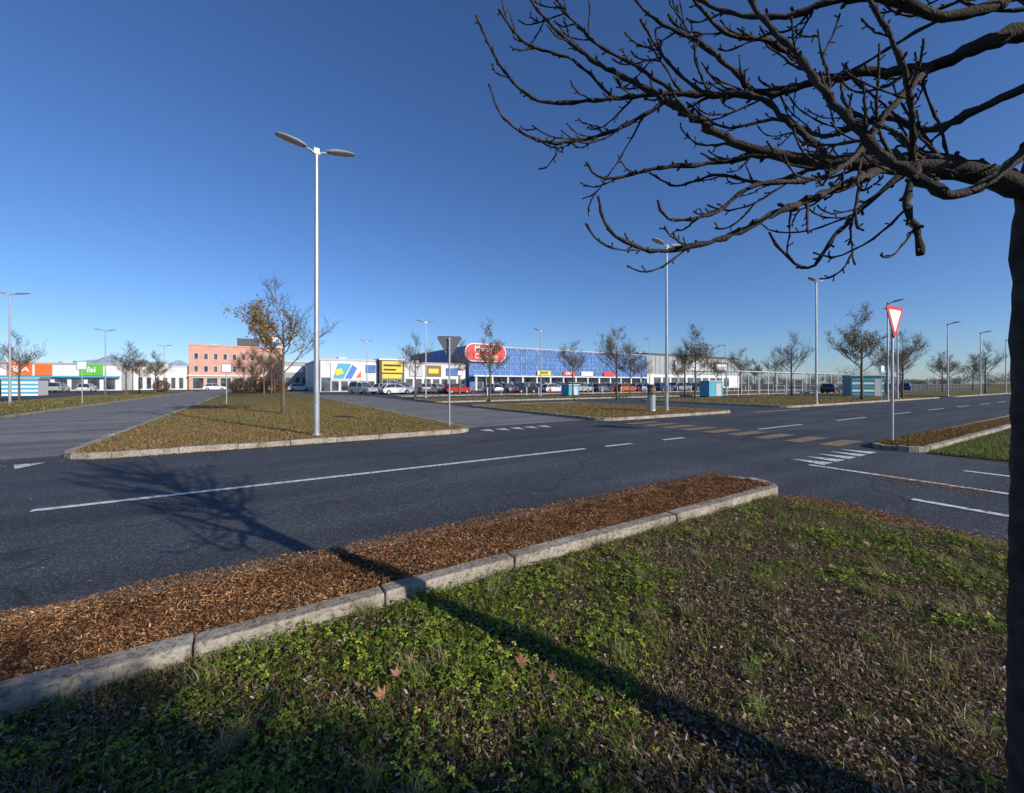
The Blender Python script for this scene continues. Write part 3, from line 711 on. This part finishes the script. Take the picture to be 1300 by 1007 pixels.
for a in range(3): b.tube([(.18*math.cos(a*2.1),.18*math.sin(a*2.1),.85),(.18*math.cos(a*2.1),.18*math.sin(a*2.1),1.0)],[.015,.015],6,'dark')
b.obj('litter_bin',(17.1,13.9,.1))

# ------------------------------------------------------------------ kiosks / containers
def kiosk(name,x,y,w,d,h,mat,rz=0,stripes=True):
    b=MB(); b.box(-w/2,w/2,-d/2,d/2,.08,h,mat); b.box(-w/2-.1,w/2+.1,-d/2-.1,d/2+.1,h,h+.12,'lgrey'); b.box(-w/2+.05,w/2-.05,-d/2+.05,d/2-.05,0,.08,'dark')
    if stripes:
        nst=5
        for i in range(nst): b.box(-w/2+.1,w/2-.1,-d/2-.02,-d/2-.003,.2+i*(h-.3)/nst,.2+i*(h-.3)/nst+.25,'signwhite' if i%2 else 'cyan')
    b.box(w/2-.9,w/2-.25,-d/2-.03,-d/2-.004 if not stripes else -d/2-.022,.12,min(2.0,h-.2),'lgrey')
    b.obj(name,(x,y,0),rz)
kiosk('utility_kiosk',57.5,18.0,3.0,2.2,2.3,'teal',-.9)
kiosk('cart_shelter',44,27.5,1.8,1.5,1.7,'cyan',-.3,False)
kiosk('cart_shelter',33,39,1.6,1.4,1.3,'cyan',0,False)
b=MB(); b.box(-9,0,-1.5,1.5,.0,2.1,'signwhite')
for i in range(4): b.box(-9.02,.02,-1.53,-1.503,.25+i*.5,.5+i*.5,'cyan')
b.box(-9.2,.2,-1.7,1.7,2.1,2.25,'lgrey'); b.box(-4,-3,-1.56,-1.533,0,2,'glass'); b.obj('striped_pavilion',(-22.5,76,0))
b=MB()
for i in range(16):
    x=48+i*2.4; b.tube([(x,28,0),(x,28,3.0)],[.05,.05],6,'signwhite')
    if i%2==0: b.tube([(x,31.5,0),(x,31.5,3.0)],[.05,.05],6,'signwhite'); b.tube([(x,28,3.0),(x,31.5,3.0)],[.04,.04],6,'signwhite')
b.tube([(48,28,3.02),(84,28,3.02)],[.04,.04],6,'signwhite'); b.obj('car_park_frame')
b=MB()
for i in range(40):
    x=60+i*3; b.tube([(x,28.5,0),(x,28.5,1.3)],[.04,.04],6,'galv')
for z in (.5,1.2): b.tube([(60,28.5,z),(177,28.5,z)],[.03,.03],6,'galv')
b.obj('fence')
b=MB()
for i in range(34):
    x=22+i*1.9; b.tube([(x,43.5,0),(x,43.5,1.0),(x,43.5,1.05)],[.06,.06,.03],8,'signwhite' if i%3 else 'signred')
b.obj('bollards')

# ------------------------------------------------------------------ cars
def car_mesh(paint,kind=0):
    b=MB(); W=.86
    if kind==0: body=[(-2.05,.35),(-2.1,.6),(-2.05,.82),(-1.6,.95),(-.9,.98),(1.0,.95),(1.75,.82),(2.08,.62),(2.1,.35),(1.9,.22),(-1.9,.22)]; cab=[(-1.85,.94),(-1.35,1.40),(-.3,1.48),(.35,1.42),(1.15,.93)]
    elif kind==1: body=[(-1.8,.35),(-1.85,.7),(-1.82,.95),(-1.5,1.0),(.8,.98),(1.5,.85),(1.82,.62),(1.85,.35),(1.7,.24),(-1.7,.24)]; cab=[(-1.8,.96),(-1.6,1.46),(-.5,1.55),(.15,1.48),(.95,.95)]
    else: body=[(-2.2,.38),(-2.25,.8),(-2.22,1.0),(-1.9,1.05),(1.0,1.02),(1.9,.92),(2.2,.7),(2.22,.38),(2.0,.26),(-2.0,.26)]; cab=[(-2.15,1.0),(-1.95,1.62),(-.8,1.7),(.2,1.62),(1.1,1.0)]
    ys=[(-W,.93),(-W*.93,1.0),(W*.93,1.0),(W,.93)]; n=len(body); i0=len(b.v); k=b.mi(paint)
    for (yy,s) in ys:
        for (x,z) in body: b.v.append((x*(.985 if s<1 else 1),yy,.6+(z-.6)*s))
    for q in range(3):
        for a in range(n):
            a2=(a+1)%n; b.f.append((i0+q*n+a,i0+q*n+a2,i0+(q+1)*n+a2,i0+(q+1)*n+a)); b.m.append(k)
    b.f.append(tuple(i0+a for a in range(n))[::-1]); b.m.append(k); b.f.append(tuple(i0+3*n+a for a in range(n))); b.m.append(k)
    n=len(cab); i0=len(b.v); kg=b.mi('glass')
    for sgn in (-1,1):
        for (x,z) in cab:
            inn=.80 if z<1.1 else .62
            b.v.append((x,sgn*inn,z))
    for a in range(n-1):
        b.f.append((i0+a,i0+a+1,i0+n+a+1,i0+n+a)); b.m.append(k if a in (1,2) else kg)
    b.f.append(tuple(i0+a for a in range(n))); b.m.append(kg); b.f.append(tuple(i0+n+a for a in range(n))[::-1]); b.m.append(kg)
    for sgn in (-1,1):
        for a,c in ((0,1),(3,4)):
            (x0,z0),(x1,z1)=cab[a],cab[c]
            i_=lambda z:.80 if z<1.1 else .62
            b.tube([(x0,sgn*(i_(z0)+.01),z0),(x1,sgn*(i_(z1)+.01),z1)],[.04,.04],5,paint)
        xm=-.35; b.tube([(xm,sgn*.81,.95),(xm,sgn*.64,cab[2][1]-.03)],[.04,.04],5,paint)
        b.tube([(cab[1][0],sgn*.63,cab[1][1]),(cab[2][0],sgn*.63,cab[2][1]),(cab[3][0],sgn*.63,cab[3][1])],[.035]*3,5,paint)
        b.box(.75,.95,sgn*.95-.08,sgn*.95+.08,.95,1.07,paint)
        for wx in (-1.28 if kind!=1 else -1.15,1.3 if kind!=1 else 1.15):
            b.tube([(wx,sgn*.66,.31),(wx,sgn*.875,.31)],[.32,.32],16,'tyre'); b.tube([(wx,sgn*.87,.31),(wx,sgn*.885,.31)],[.19,.17],10,'hub')
        fx=max(p[0] for p in body); rx=-fx
        b.box(fx-.14,fx-.02,sgn*.62-.18,sgn*.62+.18,.62,.76,'hl'); b.box(rx-.03,rx+.1,sgn*.7-.12,sgn*.7+.12,.68,.88,'tail')
    return b.mesh('parked_car')
paints=[carpaint('car_paint_white',(.7,.7,.7)),carpaint('car_paint_grey',(.16,.17,.18)),carpaint('car_paint_silver',(.4,.41,.42)),carpaint('car_paint_red',(.5,.02,.02)),carpaint('car_paint_black',(.02,.02,.022)),carpaint('car_paint_blue',(.03,.07,.2)),carpaint('car_paint_orange',(.6,.15,.03))]
cars=[car_mesh(p,i%3) for i,p in enumerate(paints)]
def car(i,x,y,rz): inst('parked_car',cars[i],(x,y,0),rz)
for i,x in [(2,13.5),(0,16.6),(2,19.2),(1,22.5),(0,24.8),(3,27.2)]: car(i,x,62,math.pi/2 if i%2 else -math.pi/2+.5)
car(0,16.8,57,.1); car(3,26.3,57.5,0.05)
order=[0,1,2,4,0,2,5,0,1,4,6,2,0,5,1,0,2,4,0,1,2]
for q,i in enumerate(order):
    x=34+q*2.9
    if random.random()<.85: car(i,x,60,random.choice([1,-1])*math.pi/2)
for q,i in enumerate([4,0,2,1,6,0,5,2,4,0]): car(i,36+q*5.6,53.5,random.choice([0,math.pi]))
for q in range(10): car(random.randrange(7),-55+q*3.4,100,math.pi/2)
for x,y,i in [(74,27,4),(100,27.5,1),(108,27,5),(4,92,2),(8,94,0),(-7,110,0),(-4,112,4)]: car(i,x,y,.1)

# ------------------------------------------------------------------ buildings
def window_row(b,x0,x1,y,z0,z1,n,gap=.4,frame='lgrey'):
    w=(x1-x0)/n
    for i in range(n):
        a=x0+i*w+gap/2; c=x0+(i+1)*w-gap/2
        b.box(a,c,y-.04,y-.003,z0,z1,frame); b.box(a+.08,c-.08,y-.06,y-.042,z0+.08,z1-.08,'glass')
def text(par,s,x,y,z,size,mat,nm='lettering'):
    c=bpy.data.curves.new(nm,'FONT'); c.body=s; c.size=size; c.extrude=.03; c.align_x='CENTER'; c.align_y='CENTER'; c.materials.append(M[mat])
    o=bpy.data.objects.new(nm,c); COL.objects.link(o); o.location=(x,y,z); o.rotation_euler=(math.pi/2,0,0); o.parent=par; c.offset=.03
def bld(name,x0,x1,y0,d,h,wall,roofk='lgrey',par=.35):
    e=empty(name); b=MB(); b.box(x0,x1,y0,y0+d,-.04,h,wall); b.obj('walls',parent=e)
    b=MB(); b.box(x0-.12,x1+.12,y0-.12,y0+d+.12,h,h+par,roofk)
    for i in range(int((x1-x0)/9)):
        rx=x0+4+i*9; b.box(rx,rx+1.6,y0+6,y0+8,h+par,h+par+.7,'lgrey')
    b.obj('roof',parent=e); return e
e=bld('supermarket_building',40,97,81,40,9.7,'blue','lgrey',.2)
b=MB()
for i in range(39): b.box(40+i*1.5-.05,40+i*1.5+.05,80.86,80.996,3.3,9.7,'bluelt')
for j in range(7): b.box(40,97,80.80,80.858,3.3+j*1.02,3.38+j*1.02,'bluelt')
for i in range(38):
    for j in range(3):
        x=40+i*1.5; z=3.4+j*2.05
        if (i+j)%2: b.prism([(x,80.78,z),(x+.1,80.78,z),(x+1.5,80.78,z+2.0),(x+1.4,80.78,z+2.0)],(0,.015,0),'bluelt')
        else: b.prism([(x+1.4,80.78,z),(x+1.5,80.78,z),(x+.1,80.78,z+2.0),(x,80.78,z+2.0)],(0,.015,0),'bluelt')
b.obj('lattice_facade',parent=e)
b=MB(); b.box(39.9,97,78.6,80.7,3.0,3.3,'whitewall')
for i in range(15): b.box(40.4+i*4,40.8+i*4,78.8,79.2,0,3.0,'whitewall')
window_row(b,41,96,81,.15,2.8,22,.3,'lgrey'); b.obj('canopy_and_shopfront',parent=e)
b=MB()
def stadium(x0,x1,z0,z1,y):
    r=(z1-z0)/2; pts=[]
    for t in range(9): a=math.radians(90+180*t/8); pts.append((x0+r+r*math.cos(a),y,z0+r+r*math.sin(a)))
    for t in range(9): a=math.radians(-90+180*t/8); pts.append((x1-r+r*math.cos(a),y,z0+r+r*math.sin(a)))
    return pts
b.prism(stadium(38.6,49,6.3,10.3,80.3),(0,.3,0),'signwhite'); b.prism(stadium(38.8,48.8,6.5,10.1,80.22),(0,.07,0),'red'); b.obj('sign_board',parent=e)
text(e,'Mercato',43.8,80.17,9.1,1.75,'signwhite'); text(e,'Conviene',43.8,80.17,7.45,1.5,'signwhite')
for (x,k,s) in [(58,'ysign','SHOP'),(66,'red','CAFFE'),(72,'signwhite',''),(80,'red','')]:
    b=MB(); b.box(x,x+4,80.6,80.72,3.5,4.6,k); b.obj('shop_sign',parent=e)
    if s: text(e,s,x+2,80.57,4.05,.9,'signwhite' if k=='red' else 'dark')
e=bld('retail_warehouse',97.3,146,81,40,9.9,'greywall','darkwall',.6)
b=MB(); b.box(97.4,146,80.7,80.99,0.02,4.2,'whitewall'); b.box(110,128,80.5,80.69,5.6,8.8,'lgrey'); window_row(b,100,140,80.69,.4,3.4,10,.8); b.box(131,139,80.6,80.84,5.4,8.6,'darkwall'); b.box(132,138,80.5,80.59,6,8,'signwhite')
for i in range(24): b.box(97.5+i*2,97.6+i*2,80.85,80.99,4.3,9.8,'lgrey')
b.obj('front_panels',parent=e)
e=bld('white_shop',10.3,20.4,81,25,5.7,'whitewall')
b=MB(); b.box(12.0,17.6,80.8,80.99,2.2,5.4,'signwhite')
b.prism([(12.4,80.75,2.4),(14.2,80.75,2.4),(15.6,80.75,5.2),(13.2,80.75,5.2)],(0,.04,0),'cyan')
b.prism([(14.4,80.74,2.4),(15.6,80.74,2.4),(16.6,80.74,4.4),(15.7,80.74,5.0)],(0,.04,0),'blue')
b.prism([(13.0,80.72,2.9),(14.2,80.72,3.4),(13.8,80.72,4.3),(12.6,80.72,4.0)],(0,.02,0),'ysign')
b.prism([(16.3,80.72,2.6),(17.3,80.72,2.6),(17.3,80.72,3.9)],(0,.04,0),'orange')
b.box(10.5,12,80.9,80.99,.1,2.6,'glass'); window_row(b,12,20,81,.1,2.0,5,.3); b.box(18.2,20,80.8,80.99,3.6,5.0,'blue'); b.obj('facade_graphics',parent=e)
e=bld('dark_shop',20.5,25.3,80,25,6.0,'darkwall','whitewall',.3)
b=MB(); b.box(20.9,24.9,79.8,79.99,3.6,5.8,'ysign'); b.box(21.2,24.6,79.75,79.797,4.8,5.2,'dark'); b.box(21.2,23.6,79.75,79.797,4.0,4.35,'dark'); b.box(21,24.8,79.9,79.99,2.5,3.3,'ysign'); window_row(b,20.8,25,80,.1,2.4,3); b.obj('shop_signs',parent=e)
e=bld('low_shop_row',25.5,39.8,82,25,5.6,'whitewall','greywall',.3)
b=MB(); b.box(27,29.8,81.8,81.99,3.0,5.2,'lgrey'); b.box(30.5,33.8,81.8,81.99,3.0,5.3,'brown'); b.box(31,33.2,81.75,81.797,3.6,4.6,'ysign'); b.box(35,38.6,81.8,81.99,3.2,4.8,'blue'); window_row(b,26,39.5,82,.1,2.5,7); b.obj('shop_signs',parent=e)
e=bld('grey_shed',5.6,14,107,25,6.4,'greywall')
b=MB(); window_row(b,6,13,107,.1,3,4,.5); b.box(6,10,106.85,106.99,4,5.4,'signwhite'); b.obj('openings',parent=e)
e=bld('salmon_office_building',-13.5,7.5,130,22,11.0,'pink','pink',.4)
b=MB()
for z in (4.4,7.6): window_row(b,-13,7,130,z,z+1.6,10,1.1,'whitewall')
b.box(-13.6,7.6,129.7,129.99,3.3,3.7,'whitewall'); window_row(b,-13,7,130,.2,3.0,7,.5,'whitewall'); b.obj('windows',parent=e)
b=MB(); b.box(-3.5,1.5,132,132.3,11.4,13.6,'darkwall')
for i in range(6): b.box(-3.3+i*.9,-3.2+i*.9,132.3,132.8,11.4,13.4,'galv')
b.box(3.4,7.2,131,131.4,11.4,14.2,'signwhite'); b.box(3.7,6.9,130.93,130.996,12.0,12.9,'blue'); b.obj('roof_signs',parent=e)
e=bld('low_white_building',-24,-13.8,131,20,5.6,'whitewall','lgrey')
b=MB(); window_row(b,-23.5,-14.3,131,.2,3,6,.6); b.obj('windows',parent=e)
e=bld('shopping_centre_block',-75,-24.3,122,30,5.4,'whitewall','greywall',.4)
b=MB(); b.box(-41,-37.6,121.7,121.87,3.2,5.7,'orange'); b.box(-37.2,-34.8,121.7,121.87,3.2,5.5,'orange'); b.box(-30.8,-27.2,121.7,121.87,3.2,5.6,'green'); b.box(-48,-45,121.7,121.87,3.2,5.4,'red'); b.box(-75,-24.5,121,121.69,2.8,3.1,'cyan')
window_row(b,-74,-25,122,.15,2.6,20,.5); b.box(-44,-42,121.75,121.87,3.3,5.4,'blue'); b.obj('shop_signs',parent=e)
text(e,'IBIA',-39.3,121.66,4.4,1.5,'signwhite'); text(e,'fai',-29,121.66,4.4,1.6,'signwhite')

# ------------------------------------------------------------------ light, sky, camera
el=math.radians(23.5); sx_,sy_=R(.80,-.60)[:2]
d=Vector((sx_*math.cos(el),sy_*math.cos(el),math.sin(el)))
sl=bpy.data.lights.new('sun','SUN'); sl.energy=5.0; sl.angle=math.radians(.5); sl.color=(1,.93,.82)
so=bpy.data.objects.new('sun',sl); COL.objects.link(so); so.rotation_euler=d.to_track_quat('Z','Y').to_euler(); so.location=(0,0,50)
w=bpy.data.worlds.new('World'); sc.world=w; w.use_nodes=True; nt=w.node_tree
bg=nt.nodes['Background']; sk=nt.nodes.new('ShaderNodeTexSky'); sk.sky_type='NISHITA'; sk.sun_disc=False
sk.sun_elevation=el; sk.sun_rotation=math.atan2(sx_,sy_); sk.air_density=1.0; sk.dust_density=.2; sk.ozone_density=4.0; sk.altitude=250
tint=mix_rgb(nt,1.0,sk.outputs[0],(.86,1.0,1.29),'MULTIPLY')
hs=N(nt,'ShaderNodeHueSaturation'); hs.inputs['Saturation'].default_value=1.03
nt.links.new(tint,hs.inputs['Color'])
nt.links.new(hs.outputs[0],bg.inputs['Color']); bg.inputs['Strength'].default_value=.10
cam=bpy.data.cameras.new('camera'); co=bpy.data.objects.new('camera',cam); COL.objects.link(co)
co.location=(0,0,1.5); co.rotation_euler=(math.radians(90),0,YAW)
cam.sensor_width=36; cam.lens=523/1300*36; cam.clip_start=.05; cam.clip_end=20000
cam.shift_y=-(503.5-487)/1300
sc.camera=co
sc.view_settings.view_transform='Standard'; sc.view_settings.look='None'; sc.view_settings.exposure=0
